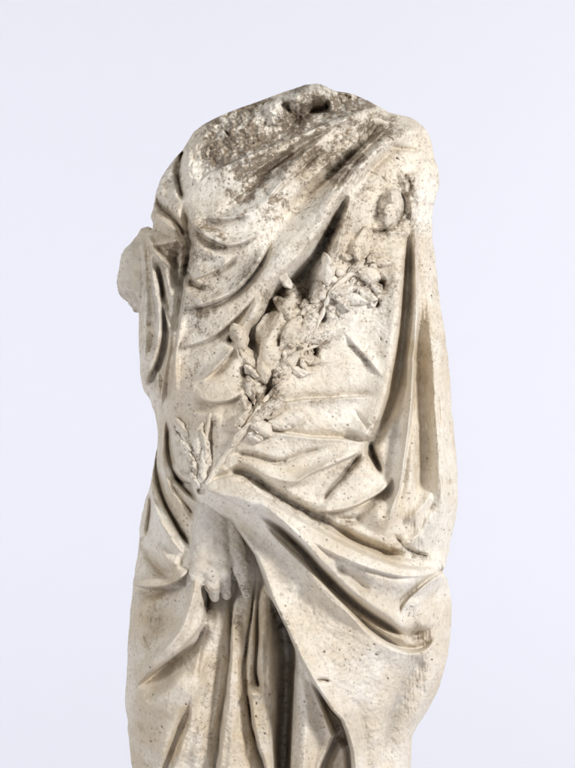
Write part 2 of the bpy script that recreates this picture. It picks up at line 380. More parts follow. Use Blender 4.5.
plateau([(296,648),(311,672),(326,709),(334,730),(321,758),(306,800),(288,800),(289,757),(292,709),(295,672)], 36, 3.4, raw=True, tgt=PL)
fold([(299,660),(306,700),(304,740),(300,800)], 14, 8, 13, ends=(.1,0), tgt=PL)
fold([(332,734),(322,757),(310,790)], 5, 2, 5, tgt=PL)
plateau([(338,738),(346,742),(350,800),(322,800),(330,756)], 18, 5, raw=True, tgt=PL)
PL = .98*PL + .5*(PL - blur(PL, 4)); H += PL*SK0
# --- raised bed of the olive sprig
for a in ([(238,440),(262,405),(285,375),(302,345),(325,315),(345,290),(366,262)],):
    fold(a, 6, 14, 12, ends=(.1,.15))
fold([(212,412),(212.5,430),(212,452),(208,468)], -8, 3.2, 3.4, p=1.6)
fold([(180,425),(192,455),(204,488)], 4, 10, 9)
mound(205,489,5,4,-7)
HOLE = np.zeros((NY, NX))
for (x, y, r, h) in [(247,372,6,-8),(252,400,5,-8),(271,388,7,-9),(268,396,5,-6),(322,318,5,-8),(313,352,4,-8),(380,286,4,-7),(375,305,3,-6),(363,257,3,-7),(283,345,6,-7),(268,416,4,-5),(232,340,3,-7),(300,302,6,-7),(352,282,3,-5)]:
    mound(x, y, r, r*1.25, h*1.9); mound(x, y, r*1.3, r*1.5, .55, tgt=HOLE)  # also darkens the colour inside each hole

# --- worn, hand-chiselled surface
top = 1/(1+np.exp(-( -(GY - np.interp(GX, [190,206,225,251,278,303,340,384], [190,176,166,155,144,134,118,104])) )/2.0))   # above the hem
n1, n2, n3, n4 = bnoise(22), bnoise(9), bnoise(4.2), bnoise(2.1)
flapm = np.zeros((NY, NX)); plateau([(240,520),(300,570),(360,630),(430,650),(440,690),(412,735),(411,800),(352,800),(340,714),(290,633)], 1, 14, tgt=flapm)
rough = .55 + .75*np.clip(bnoise(45)*.5+.3, 0, 1) + .9*top + .35*flapm
H += rough*(.8*n1 + .20*n2 + .15*n3 + .15*n4)
strk = bnoise(1.6, aniso=(1, 6))
H += .35*strk*np.clip((GX-395)/20, 0, 1)*np.clip((GY-230)/40, 0, 1)
H += flapm*(.30*bnoise(5) + .22*bnoise(2.6))
pit = bnoise(2.6); H -= np.clip(pit-2.0, 0, 1.2)*2.6*(.4+.6*np.clip(bnoise(40)+.4, 0, 1.5))
chip = bnoise(7); H -= top*np.clip(chip-.4, 0, 2)*2.2; H += top*(.4*bnoise(3) - 2.6*np.abs(bnoise(9)) - 1.2*np.abs(bnoise(4)))
HT = BASE + H

# ------------------------------------------------------------------ stains (fixed marks of dirt and age) and shade painted into the colour
GR = np.zeros((NY, NX)); OC = np.zeros((NY, NX)); GY_ = np.zeros((NY, NX))
def stain_shade(A, pts, v, w, p=1.8, ends=(.2,.2)): fold(pts, v, w, w, p=p, ends=ends, tgt=A)
GR += .8*top*np.clip((GX-196)/14, 0, 1)
mound(273,113,9,13,-1.0,20,tgt=GR); mound(314,91,20,8,-.75,-10,tgt=GR); mound(190,165,9,30,-.8,tgt=GR)
stain_shade(GR, [(287,123),(305,115),(331,106)], .9, 7); stain_shade(GR, [(335,101),(372,106)], .5, 8)
stain_shade(GR, [(395,122),(361,147),(340,168),(318,190)], .75, 13)
stain_shade(GR, [(408,124),(380,130),(360,135)], .5, 10)
stain_shade(GR, [(345,150),(312,163),(288,182)], .5, 10)
stain_shade(GR, [(300,150),(262,178),(225,200)], .55, 16); stain_shade(GR, [(265,162),(215,185)], .5, 10)
stain_shade(GR, [(195,228),(214,240),(234,244)], .75, 8); stain_shade(GR, [(200,250),(212,262)], .35, 10); stain_shade(GR, [(216,222),(250,219)], .6, 4)
stain_shade(GR, [(200,272),(212,270),(225,266)], .6, 6); stain_shade(GR, [(190,260),(190,278),(212,293)], .7, 4.5)
stain_shade(GR, [(196,308),(206,314),(220,312)], .6, 6); stain_shade(GR, [(201,320),(203,335)], .55, 4); stain_shade(GR, [(192,380),(193,390)], .7, 3.5)
stain_shade(GR, [(178,405),(180,408)], .8, 4); stain_shade(GR, [(185,368),(198,372)], .45, 7); stain_shade(GR, [(203,412),(212,408)], .6, 5)
stain_shade(GR, [(245,195),(258,205)], .42, 14); stain_shade(GR, [(275,225),(272,200)], .4, 8)
stain_shade(GR, [(158,197),(166,212),(178,222)], .6, 4); stain_shade(GR, [(180,165),(182,200)], .65, 3); stain_shade(GR, [(160,250),(182,250),(183,285)], .5, 12)
stain_shade(GR, [(145,330),(150,350),(160,395)], .4, 8)
stain_shade(GR, [(344,200),(325,245),(306,272)], .5, 9); stain_shade(GR, [(305,285),(276,296),(258,330)], .5, 11)
stain_shade(GR, [(262,258),(245,284),(222,300)], .55, 6)
stain_shade(GR, [(182,424),(192,450),(200,482)], .6, 9); stain_shade(GR, [(211,415),(212,455)], .7, 6)
stain_shade(GR, [(246,370),(255,400),(270,390)], .75, 10); stain_shade(GR, [(240,430),(262,405),(285,375),(305,340),(330,300),(350,275)], .5, 15)
stain_shade(GR, [(345,262),(372,290),(378,305)], .45, 12); stain_shade(GR, [(312,352),(335,342)], .4, 8)
stain_shade(GR, [(404,178),(410,196),(400,228),(365,234)], .5, 6); stain_shade(GR, [(382,196),(378,222)], .35, 5)
stain_shade(GR, [(228,452),(252,454),(280,461),(310,450)], .5, 4); stain_shade(GR, [(322,500),(340,477),(362,450)], .65, 6)
stain_shade(GR, [(345,345),(375,370)], .55, 2.5); stain_shade(GR, [(280,402),(370,397)], .4, 3)
stain_shade(GR, [(232,470),(262,484),(303,508),(340,527)], .65, 7); stain_shade(GR, [(340,520),(360,520)], .5, 8)
stain_shade(GR, [(380,545),(410,551),(432,556)], .6, 6); stain_shade(GR, [(405,630),(422,634)], .8, 9)
stain_shade(GR, [(150,600),(165,597),(166,608)], .4, 7); stain_shade(GR, [(180,650),(165,662)], .4, 5)  # dirt on the lobe, then shade painted under the hip fold
stain_shade(GR, [(285,650),(283,800)], .35, 12, ends=(.1,0)); stain_shade(GR, [(272,600),(290,650)], .7, 9); stain_shade(GR, [(335,715),(342,745)], .6, 6)  # shade of the skirt gap painted dark; brown dirt beside the flap
stain_shade(GR, [(216,640),(210,700),(202,768)], .4, 9); stain_shade(GR, [(240,600),(241,640)], .6, 6); stain_shade(GR, [(207,590),(207,636)], .7, 6)  # pleat tones, plus shade painted into the hole by the hip
stain_shade(GR, [(375,410),(370,440),(380,470)], .5, 7)
stain_shade(OC, [(419,320),(420,400),(419,460),(410,505)], .7, 11); stain_shade(OC, [(410,340),(409,360)], .5, 5)
stain_shade(OC, [(404,280),(396,370),(380,415)], .5, 8); stain_shade(OC, [(330,520),(370,545),(410,552)], .8, 8); stain_shade(OC, [(350,500),(390,520)], .35, 14)
stain_shade(OC, [(450,478),(451,484)], .9, 3.5); stain_shade(OC, [(453,410),(455,450)], .5, 4)
stain_shade(OC, [(340,600),(380,622),(410,638)], .7, 8); stain_shade(OC, [(165,470),(180,505),(194,530)], .7, 12); stain_shade(OC, [(148,545),(168,572),(188,570)], .6, 9)
stain_shade(OC, [(140,600),(170,620)], .45, 22); stain_shade(OC, [(190,690),(182,730),(172,768)], .9, 7); stain_shade(OC, [(240,640),(246,690),(252,768)], .7, 6)
stain_shade(OC, [(262,570),(266,640)], .8, 6); stain_shade(OC, [(255,600),(270,800)], .5, 16); stain_shade(OC, [(325,690),(334,725)], .7, 6); stain_shade(OC, [(210,640),(215,768)], .3, 25)
stain_shade(OC, [(160,540),(150,700),(150,800)], .45, 34, ends=(.2,0)); stain_shade(OC, [(230,600),(240,700),(235,800)], .4, 40, ends=(.1,0)); stain_shade(OC, [(310,690),(305,800)], .3, 14, ends=(.2,0)); stain_shade(OC, [(150,240),(150,400)], .25, 20); stain_shade(OC, [(440,300),(445,520)], .3, 8); stain_shade(OC, [(172,330),(174,390)], .4, 8); stain_shade(OC, [(270,470),(330,462)], .4, 6); stain_shade(OC, [(175,415),(160,470)], .35, 15)
stain_shade(GY_, [(420,655),(404,680),(394,705),(384,745)], .9, 7); stain_shade(GY_, [(330,560),(370,580),(400,590)], .5, 14); stain_shade(GY_, [(425,510),(430,550)], .6, 12)  # grey stain on the flap; shaded grey painted along the forearm
stain_shade(GY_, [(345,700),(362,750)], .45, 12); stain_shade(GY_, [(165,255),(150,330)], .6, 18); stain_shade(GY_, [(135,250),(130,300)], .5, 12); stain_shade(GY_, [(360,200),(350,240)], .6, 12)
stain_shade(GY_, [(385,420),(400,440)], .5, 10); stain_shade(GY_, [(355,470),(340,495)], .45, 12); stain_shade(GY_, [(262,700),(268,768)], .5, 10); stain_shade(GY_, [(250,530),(300,580)], .35, 20)  # last stroke paints the forearm's shade onto the flap
stain_shade(GR, [(215,180),(262,165),(320,140),(372,112)], .5, 15)
stain_shade(GR, [(330,190),(300,205),(255,200),(225,225)], .28, 22)
stain_shade(GR, [(400,128),(375,140),(350,160),(330,185)], .35, 16)
stain_shade(GR, [(205,250),(210,290),(200,330),(190,380)], .25, 16)
stain_shade(GR, [(370,170),(350,230),(330,262)], .3, 14); stain_shade(GR, [(395,170),(402,200),(385,235)], .3, 14)
stain_shade(GR, [(300,270),(330,300),(365,270)], .3, 22); stain_shade(GR, [(262,400),(240,420),(262,430)], .35, 16)
GR = blur(GR, 2.5) + .22*np.clip((420-GY)/120, 0, 1) + .11
mot = np.clip(.60 + .34*bnoise(9) + .24*bnoise(3.2), 0, 1.4)
GR = np.clip((GR+HOLE)*(.25+.75*mot)*(.95+.1*top), 0, .95); OC = np.clip(OC, 0, 1); GY_ = np.clip(GY_, 0, 1)

# ------------------------------------------------------------------ materials
def nd(nt, t, **kw):
    n = nt.nodes.new(t)
    for k, v in kw.items():
        if k in n.inputs: n.inputs[k].default_value = v
        else: setattr(n, k, v)
    return n
def stone(name, tint=(1,1,1)):
    m = bpy.data.materials.new(name); m.use_nodes = True; nt = m.node_tree; L = nt.links
    b = nt.nodes['Principled BSDF']
    tc = nd(nt, 'ShaderNodeTexCoord')
    geo = nd(nt, 'ShaderNodeNewGeometry')
    def noise(scale, detail=4, rough=.6, dist=0):
        n = nd(nt, 'ShaderNodeTexNoise'); n.inputs['Scale'].default_value = scale; n.inputs['Detail'].default_value = detail
        n.inputs['Roughness'].default_value = rough; n.inputs['Distortion'].default_value = dist
        L.new(geo.outputs['Position'], n.inputs['Vector']); return n.outputs['Fac']
    def math_(op, a, c, clamp=False):
        n = nd(nt, 'ShaderNodeMath'); n.operation = op; n.use_clamp = clamp
        for i, v in ((0, a), (1, c)):
            if isinstance(v, (int, float)): n.inputs[i].default_value = v
            else: L.new(v, n.inputs[i])
        return n.outputs[0]
    def ramp(v, a, c):
        n = nd(nt, 'ShaderNodeMapRange'); n.interpolation_type = 'SMOOTHSTEP'; L.new(v, n.inputs['Value'])
        n.inputs['From Min'].default_value = a; n.inputs['From Max'].default_value = c; return n.outputs['Result']
    def mix(f, a, c):
        n = nd(nt, 'ShaderNodeMix'); n.data_type = 'RGBA'
        if isinstance(f, (int, float)): n.inputs[0].default_value = f
        else: L.new(f, n.inputs[0])
        for i, v in ((6, a), (7, c)):
            if isinstance(v, tuple): n.inputs[i].default_value = (*[v[k]*tint[k] for k in range(3)], 1)
            else: L.new(v, n.inputs[i])
        return n.outputs[2]
    def attr(a):
        n = nd(nt, 'ShaderNodeAttribute'); n.attribute_name = a; return n.outputs['Fac']
    col = mix(ramp(noise(8, 6, .65), .36, .66), (.82, .775, .695), (.67, .59, .475))
    col = mix(ramp(noise(55, 6, .7), .55, .75), col, (.56, .50, .41))
    g, o, gr = attr('grime_shade'), attr('ochre'), attr('greying_shade')
    col = mix(math_('MULTIPLY', gr, math_('ADD', .2, math_('MULTIPLY', ramp(noise(60, 5, .7), .35, .7), .6))), col, (.36, .345, .32))
    col = mix(math_('MULTIPLY', o, math_('ADD', .22, math_('MULTIPLY', ramp(noise(34, 5, .65), .3, .7), .5))), col, (.47, .34, .17))
    # crusted brown dirt and painted shade: blotches denser in the dirty and shaded zones
    d1 = ramp(math_('ADD', noise(100, 8, .8, .3), math_('MULTIPLY', g, .15)), .47, .76)
    d1 = math_('MULTIPLY', d1, math_('ADD', .42, g), True)
    col = mix(math_('MULTIPLY', d1, .8), col, (.31, .222, .138))
    d2 = ramp(math_('ADD', noise(230, 6, .8), math_('MULTIPLY', g, .17)), .59, .70)
    col = mix(math_('MULTIPLY', d2, .72), col, (.13, .098, .066))
    vo = nd(nt, 'ShaderNodeTexVoronoi'); vo.inputs['Scale'].default_value = 95; L.new(geo.outputs['Position'], vo.inputs['Vector'])
    sp = math_('MULTIPLY', math_('SUBTRACT', 1.0, ramp(vo.outputs['Distance'], .10, .24)), ramp(noise(14, 4), .52, .62))
    col = mix(math_('MULTIPLY', sp, .7), col, (.17, .13, .09))
    mp = nd(nt, 'ShaderNodeMapping'); mp.inputs['Scale'].default_value = (1, 1, .13); L.new(geo.outputs['Position'], mp.inputs['Vector'])
    sn = nd(nt, 'ShaderNodeTexNoise'); sn.inputs['Scale'].default_value = 210; sn.inputs['Detail'].default_value = 4; L.new(mp.outputs['Vector'], sn.inputs['Vector'])
    st = math_('MULTIPLY', ramp(sn.outputs['Fac'], .60, .70), math_('ADD', math_('MULTIPLY', o, .6), math_('MULTIPLY', ramp(noise(5, 3), .5, .7), .35)))
    col = mix(st, col, (.30, .225, .14))
    L.new(col, b.inputs['Base Color'])
    b.inputs['Roughness'].default_value = .72
    b.inputs['Specular IOR Level'].default_value = .32
    bump = nd(nt, 'ShaderNodeBump'); bump.inputs['Strength'].default_value = .75; bump.inputs['Distance'].default_value = .0035
    hgt = math_('ADD', math_('MULTIPLY', noise(150, 7, .7), .55), math_('MULTIPLY', noise(420, 4, .65), .22))
    hgt = math_('SUBTRACT', hgt, math_('MULTIPLY', d2, .16)); hgt = math_('SUBTRACT', hgt, math_('MULTIPLY', sp, .22))
    L.new(hgt, bump.inputs['Height']); L.new(bump.outputs['Normal'], b.inputs['Normal'])
    return m
M_STONE = stone('weathered_marble')
M_HAND = stone('pale_marble', (.95, .955, .975))

def world(x, y, h):
    return np.stack([(np.asarray(x)-X0)*S, -np.asarray(h)*S, (YF-np.asarray(y))*S], -1)
def build(name, co, quads, mat, parent=None, attrs=None, tris=None):
    me = bpy.data.meshes.new(name)
    quads = np.asarray(quads, np.int32).reshape(-1, 4); nq = len(quads)
    loops = quads.ravel(); starts = np.arange(nq)*4
    if tris is not None and len(tris):
        tris = np.asarray(tris, np.int32).reshape(-1, 3)
        starts = np.r_[starts, nq*4 + np.arange(len(tris))*3]; loops = np.r_[loops, tris.ravel()]
    me.vertices.add(len(co)); me.vertices.foreach_set('co', np.asarray(co, np.float32).ravel())
    me.loops.add(len(loops)); me.loops.foreach_set('vertex_index', loops.astype(np.int32))
    me.polygons.add(len(starts)); me.polygons.foreach_set('loop_start', starts.astype(np.int32))
    me.update(calc_edges=True); me.validate()
    me.polygons.foreach_set('use_smooth', np.ones(len(me.polygons), bool))
    for k, v in (attrs or {}).items():
        a = me.attributes.new(k, 'FLOAT', 'POINT'); a.data.foreach_set('value', np.asarray(v, np.float32).ravel())
    me.materials.append(mat)
    o = bpy.data.objects.new(name, me); C.objects.link(o)
    if parent: o.parent = parent
    return o

statue = bpy.data.objects.new('statue', None); C.objects.link(statue)
statue['label'] = 'headless weathered marble statue of a draped figure with an olive sprig carved across the front'
statue['category'] = 'statue'

# ------------------------------------------------------------------ the draped body as one skin, then cut into its parts
rows = np.r_[np.arange(84.5, 100, .35), np.arange(100, 776, .62), np.arange(780, YF+1, 14.0)]
NF, NB = 620, 150
th = np.linspace(0, math.pi, NF)
uf = (1-np.cos(th))/2*.82 + np.linspace(0, 1, NF)*.18
thb = np.linspace(0, math.pi, NB)[1:-1]; ub = (1-np.cos(thb))/2
R = len(rows); ys = rows[:, None]
yc = np.minimum(ys, 780)
xl, xr = xl_at(yc), xr_at(yc)
Xf = xl + (xr-xl)*uf[None, :]; Yf = np.broadcast_to(ys, Xf.shape)
Hf = bil(HT, Xf, np.broadcast_to(yc, Xf.shape))
# meet the rim
rim = np.minimum(uf, 1-uf)[None, :]*(xr-xl)
Hf = Hf*np.clip(rim/1.2, 0, 1)**.5
Xb = xr - (xr-xl)*ub[None, :]; Yb = np.broadcast_to(ys, Xb.shape)
BB = .70*np.sqrt(np.maximum(blur(MEM, 3), 0))
hb = bil(BB, Xb, np.broadcast_to(yc, Xb.shape))
wv = 5*np.sin(Xb/9+np.sin(Yb/70)*1.5) + 3*np.sin(Xb/4.7+Yb/60)
Hb = -(hb + wv*np.clip(hb/40, 0, 1)*np.clip((Yb-130)/90, 0, 1))
X = np.hstack([Xf, Xb]); Y = np.hstack([Yf, Yb]); HH = np.hstack([Hf, Hb])
NC = X.shape[1]
idx = np.arange(R*NC).reshape(R, NC)
nxt = np.roll(idx, -1, axis=1)
quads = np.stack([idx[:-1], idx[1:], nxt[1:], nxt[:-1]], -1)
co = world(X, Y, HH).reshape(-1, 3)
attrs = {}
for nm, A in (('grime_shade', GR), ('ochre', OC), ('greying_shade', GY_)):
    attrs[nm] = np.hstack([bil(A, Xf, np.broadcast_to(yc, Xf.shape)), np.zeros(Xb.shape)]).ravel()
# which part a facet belongs to
fx = X[:-1] + .3; fy = Y[:-1] + .3; front = np.zeros(fx.shape, bool); front[:, :NF-1] = True
lab = np.zeros(fx.shape, int)                                   # 0 mantle
hem_y = np.interp(fx, [p[0] for p in HEM][::-1], [p[1] for p in HEM][::-1])
lab[front & (fy < hem_y - 1.5) & (fx > 181) & (fx < 386)] = 1      # shoulder
cx_ = np.interp(fy, [150,168,185,203,222,250,280,305,330,350,372,400,418], [183,177.5,179,184,187,189,184,180.5,176,172,168,164,157])
lab[front & (fx < cx_) & (fy > 150) & (fy < 418)] = 2           # sleeve
sk = inside(fx, fy, [(p[0], p[1]) for p in SKIRT]) | ((fy >= 798) & (fx > 167) & (fx < 352))
lab[front & sk] = 3                                             # tunic skirt
lip = [(258,508),(272,520),(300,546),(318,568),(340,590),(361,607),(384,622),(404,632),(420,637),(436,632),(460,628),(460,800),(352,800)] + FLAP_L[2:-1][::-1]
lab[front & inside(fx, fy, lip) & ~sk] = 4                      # flap
tops = idx[0]; bots = idx[-1]
names = ['mantle', 'shoulder', 'sleeve', 'tunic', 'flap']
plab = ['', 'broken bare shoulder and neck crusted with brown dirt', '', '', '']
for k, nm in enumerate(names):
    q = quads.reshape(-1, 4)[lab.ravel() == k]
    used, inv = np.unique(q.ravel(), return_inverse=True)
    o = build(nm, co[used], inv.reshape(-1, 4), M_STONE, statue, {a: v[used] for a, v in attrs.items()})
    if plab[k]: o['label'] = plab[k]

# ------------------------------------------------------------------ solids grown from tapered bones (hand, stump)
def rcone(P, a, b, ra, rb):
    a, b = np.array(a, float), np.array(b, float); ab = b-a; l2 = ab@ab
    t = np.clip(((P-a)@ab)/l2, 0, 1)
    return np.linalg.norm(P - a - t[..., None]*ab, axis=-1) - (ra + (rb-ra)*t)
def smin(a, b, k):
    h = np.clip(.5 + .5*(b-a)/k, 0, 1); return b*(1-h) + a*h - k*h*(1-h)
def nets(F, org, st):
    """naive surface nets"""
    s = F < 0; nx, ny, nz = F.shape
    c = np.zeros((nx-1, ny-1, nz-1)); tot = np.zeros((nx-1, ny-1, nz-1, 3))
    corners = [(i, j, k) for i in (0,1) for j in (0,1) for k in (0,1)]
    sub = lambda A, o: A[o[0]:nx-1+o[0], o[1]:ny-1+o[1], o[2]:nz-1+o[2]]
    for a in corners:
        for ax in range(3):
            if a[ax]: continue
            b = list(a); b[ax] = 1
            fa, fb = sub(F, a), sub(F, b); m = (fa < 0) != (fb < 0)
            t = np.where(m, fa/np.where(m, fa-fb, 1), 0)
            for d in range(3): tot[..., d] += m*(a[d] + (t if d == ax else 0))
            c += m
    act = c > 0; ids = -np.ones(c.shape, int); ids[act] = np.arange(act.sum())
    ii = np.argwhere(act)
    v = org + st*(ii + tot[act]/c[act][:, None])
    Q = []
    for ax in range(3):
        o1, o2 = [(1,2),(2,0),(0,1)][ax]
        sl = [slice(1,-1)]*3; sl[ax] = slice(0, -1)
        A = F[tuple(sl)]; sl2 = list(sl); sl2[ax] = slice(1, None); B = F[tuple(sl2)]
        e = np.argwhere((A < 0) != (B < 0))
        fl = (A < 0)[tuple(e.T)]
        off = np.ones(3, int); off[ax] = 0; p = e + off
        g = lambda d1, d2: ids[tuple((p - np.eye(3, dtype=int)[o1]*d1 - np.eye(3, dtype=int)[o2]*d2).T)]
        q = np.stack([g(1,1), g(0,1), g(0,0), g(1,0)], -1)
        q[~fl] = q[~fl][:, ::-1]
        Q.append(q)
    return v, np.vstack(Q)
def grow(name, bones, lo, hi, st, k, mat, parent, cuts=(), rough=.5, attrs=None):
    ax = [np.arange(lo[d], hi[d], st) for d in range(3)]
    P = np.stack(np.meshgrid(*ax, indexing='ij'), -1)
    F = None
    for grp, kk in bones:
        G = None
        for b in grp:
            d = rcone(P, *b); G = d if G is None else smin(G, d, k)
        F = G if F is None else smin(F, G, kk)
    F = F + rough*sum(a*np.sin(P[..., 0]*f+p1)*np.sin(P[..., 1]*f*1.1+p2)*np.sin(P[..., 2]*f*.9+p1*2)
        for a, f, p1, p2 in ((.9,.33,1,2),(.6,.71,3,.4),(.4,1.37,.5,4)))
    for c in cuts: F = c(P, F)
    v, q = nets(F, np.array(lo, float), st)
    wco = world(v[:, 0], v[:, 1], v[:, 2])
    n = len(v); at = {'grime_shade': np.zeros(n), 'ochre': np.zeros(n), 'greying_shade': np.zeros(n)}
    for a, fn in (attrs or {}).items(): at[a] = fn(v)
    return build(name, wco, q, mat, parent, at)
def hs(x, y): return float(bil(HT, x, y))
hz = 67.0
hand_bones = [
 ([((213,486,hz+8),(211,512,hz+13),14,14.5), ((209,510,hz+13),(204,554,hz+18),13.5,13), ((216,512,hz+11),(219,558,hz+17),13.5,13), ((227,518,hz+6),(234,550,hz+11),12,12)], 3),
 ([((209,510,hz+21),(203,552,hz+27),3,4.6), ((214,510,hz+22),(213,555,hz+27),3,4.6), ((219,510,hz+20),(223,555,hz+25),3,4.4)], 5),     # tendons and knuckles
 ([((204,545,hz+20),(201,564,hz+23),8,8.4),((201,562,hz+23),(197,577,hz+22),8.8,8.2), ((197,577,hz+22),(191.5,592,hz+13),8.2,5.4)], 3.0),   # forefinger
 ([((213,550,hz+21),(212,572,hz+23),7.5,7.8),((212,570,hz+23),(213.5,582,hz+21),7.8,7.0), ((213.5,582,hz+21),(216,594,hz+12),7.0,4.6)], 2.0),
 ([((223,550,hz+18),(224,570,hz+19),7.5,7.6),((224,570,hz+19),(227.5,592,hz+10),7.2,4.6)], 1.6),
 ([((235,545,hz+10),(241,566,hz+15),8.5,7.6), ((241,566,hz+15),(247,591,hz+9),7.6,4.2)], 2.4),          # little finger, apart
 ([((206,560,hz+2),(206,580,hz-6),6,5)], 2.0),                                                       # thumb folded behind
]
grow('hand', hand_bones, (176,468,hz-30), (262,606,hz+46), .8, 3.2, M_HAND, statue, rough=.65,
     attrs={'grime_shade': lambda v: .30*np.clip((v[:,0]-228)/14, 0, 1) + .35*np.clip(1-np.abs(v[:,1]-585)/10, 0, 1), 'greying_shade': lambda v: .35+0*v[:,0]})  # darkens the fingers; shade painted on the side under the flap

def stump_cut(P, F):
    n = np.array([-.62, .55, .30]); n /= np.linalg.norm(n)
    w = (P - np.array([129,297,14]))@n + 1.1*np.sin(P[..., 0]*.5+P[..., 2]*.3) + .8*np.sin(P[..., 1]*.8+P[..., 2]*.5)
    return np.maximum(F, w)
grow('arm_stump', [([((147,236,8),(140,262,12),9,17), ((140,262,12),(134,300,16),19,20), ((150,262,2),(148,292,4),18,18)], 4)],
     (110,222,-34), (176,326,48), .9, 5.0, M_STONE, statue, cuts=(stump_cut,), rough=.7,
     attrs={'greying_shade': lambda v: .45+0*v[:,0], 'grime_shade': lambda v: .25*np.clip((v[:,1]-280)/20, 0, 1)})

# ------------------------------------------------------------------ olive sprig carved over the drapery
HB = blur(HT, 2.2)
branch = bpy.data.objects.new('olive_sprig', None); C.objects.link(branch); branch.parent = statue
def leaf(cx, cy, L, W, ang, lift=3.0, curl=2.0, thick=3.4, bend=0.0):
    nu, nv = 19, 11
    u = np.linspace(0, 1, nu)[:, None]; v = np.linspace(-1, 1, nv)[None, :]
    L *= random.uniform(.95, 1.2); W *= random.uniform(1.0, 1.35); lift *= 1.35; p1, p2, p3 = [random.uniform(0, 6.3) for _ in range(3)]
    hw = W/2*np.sin(math.pi*np.clip(u*.94+.05, 0, 1))**random.uniform(.5, .9)*(1+min(1, 9/W)*(.14*np.sin(u*9+p1)+.08*np.sin(u*19+p2)+.1*np.sign(v)*np.sin(u*12+p3)))
    lx = (u-.5)*L; ly = v*hw + bend*(4*u*(1-u)-.5)*L*.25
    a = math.radians(ang); c, s = math.cos(a), math.sin(a)
    x = cx + lx*c - ly*s; y = cy + lx*s + ly*c
    base = bil(HB, x, y)
    base = .45*base + .55*(base.mean() + (base.max()-base.mean())*.35)
    dome = np.sqrt(np.clip(1-v*v*.96, 0, 1))*np.sin(math.pi*np.clip(u, .04, .97))**.4
    rib = random.choice([-1.3, -.9, .6])*np.exp(-((v-random.uniform(-.15,.15))/.17)**2)*np.sin(math.pi*u)**.5
    wob = .6*np.sin(x*.55+p1)*np.sin(y*.5+p2)+.7*np.sin(x*1.1+p3)*np.sin(y*1.25+p1)+.4*np.sin(x*2.3+y*1.1+p2)
    topz = base + lift*random.uniform(.6,1.25)*dome + rib + curl*(u-.35)**2*3 + random.uniform(-1.4,1.4)*v + thick*.3 + wob
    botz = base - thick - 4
    XT = np.r_[x.ravel(), x.ravel()]; YT = np.r_[y.ravel(), y.ravel()]; ZT = np.r_[topz.ravel(), np.broadcast_to(botz, x.shape).ravel()]
    n = nu*nv; id_ = np.arange(n).reshape(nu, nv)
    q = [np.stack([id_[:-1,:-1], id_[:-1,1:], id_[1:,1:], id_[1:,:-1]], -1).reshape(-1,4)]
    q.append(q[0][:, ::-1] + n)
    ring = np.r_[id_[0,:], id_[1:,-1], id_[-1,-2::-1], id_[-2:0:-1,0]]; rn = np.roll(ring, -1)
    q.append(np.stack([rn, ring, ring+n, rn+n], -1))
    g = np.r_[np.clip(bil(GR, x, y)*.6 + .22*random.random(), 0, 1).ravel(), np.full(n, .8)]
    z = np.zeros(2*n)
    build('leaf', world(XT, YT, ZT), np.vstack(q), M_STONE, branch, {'grime_shade': g, 'ochre': z, 'greying_shade': z})
LEAVES = [
 (326,271,29,11,-95,5),(362,246,34,14,-70,3),(374,258,16,7,-20,4),(379,264,18,7,10,4),(368,277,22,13,20,5),(375,288,18,9,50,5),
 (343,292,24,9,-10,5),(352,300,32,12,18,5),(340,303,22,10,40,5),(366,296,20,9,35,4),(370,301,16,8,60,4),(356,268,18,9,-40,5),
 (284,281,22,10,48,6),(294,295,22,11,60,6),(285,310,26,11,52,6),(268,328,34,17,-60,1),(240,338,26,13,65,7),(248,356,22,11,60,6),
 (270,357,26,15,-40,4),(292,338,42,18,-72,5),(307,327,42,14,-62,6),(323,338,34,10,-18,4),(310,360,22,8,10,5),(264,373,24,13,75,6),
 (288,366,34,8,-52,5),(251,388,22,11,80,5),(247,404,20,10,70,5),(272,405,36,12,-36,6),(260,416,24,10,-30,6),(263,428,22,13,30,6),
 (290,417,26,15,-12,4),(280,424,22,10,15,5),(243,417,20,10,-50,5),(242,433,30,6,-52,4),(256,436,16,8,20,4),(278,392,18,9,-60,5),
 (252,372,16,9,40,5),(300,372,18,8,20,4),(310,311,18,9,-30,5),(318,296,20,10,-55,6),(306,308,16,9,70,5),
 (183,427,22,8,55,4),(182,440,18,8,50,4),(201,437,30,9,-82,4),(206,446,32,7,-98,4),(190,454,20,8,62,4),(188,445,16,7,40,4),
 (195,466,20,8,66,4),(204,470,22,8,-80,4),(197,478,18,7,60,4),(177,433,14,6,75,3),(209,461,16,7,-70,4)]
axis = crom([(236,441),(262,405),(280,384),(300,354),(318,322),(332,292),(346,279),(366,258)], 1.0)
for k in range(26):                                             # broken bits and small leaves along the stem
    q = axis[random.randrange(len(axis))]; sd = random.choice([-1, 1]); off = random.uniform(4, 15)
    LEAVES.append((q[0]+sd*off*.75, q[1]+sd*off*.6, random.uniform(7, 14), random.uniform(4, 7), random.uniform(-180, 180), random.uniform(2, 6)))
for L_ in LEAVES: leaf(*L_, curl=random.uniform(1, 4), bend=random.uniform(-.35, .35))
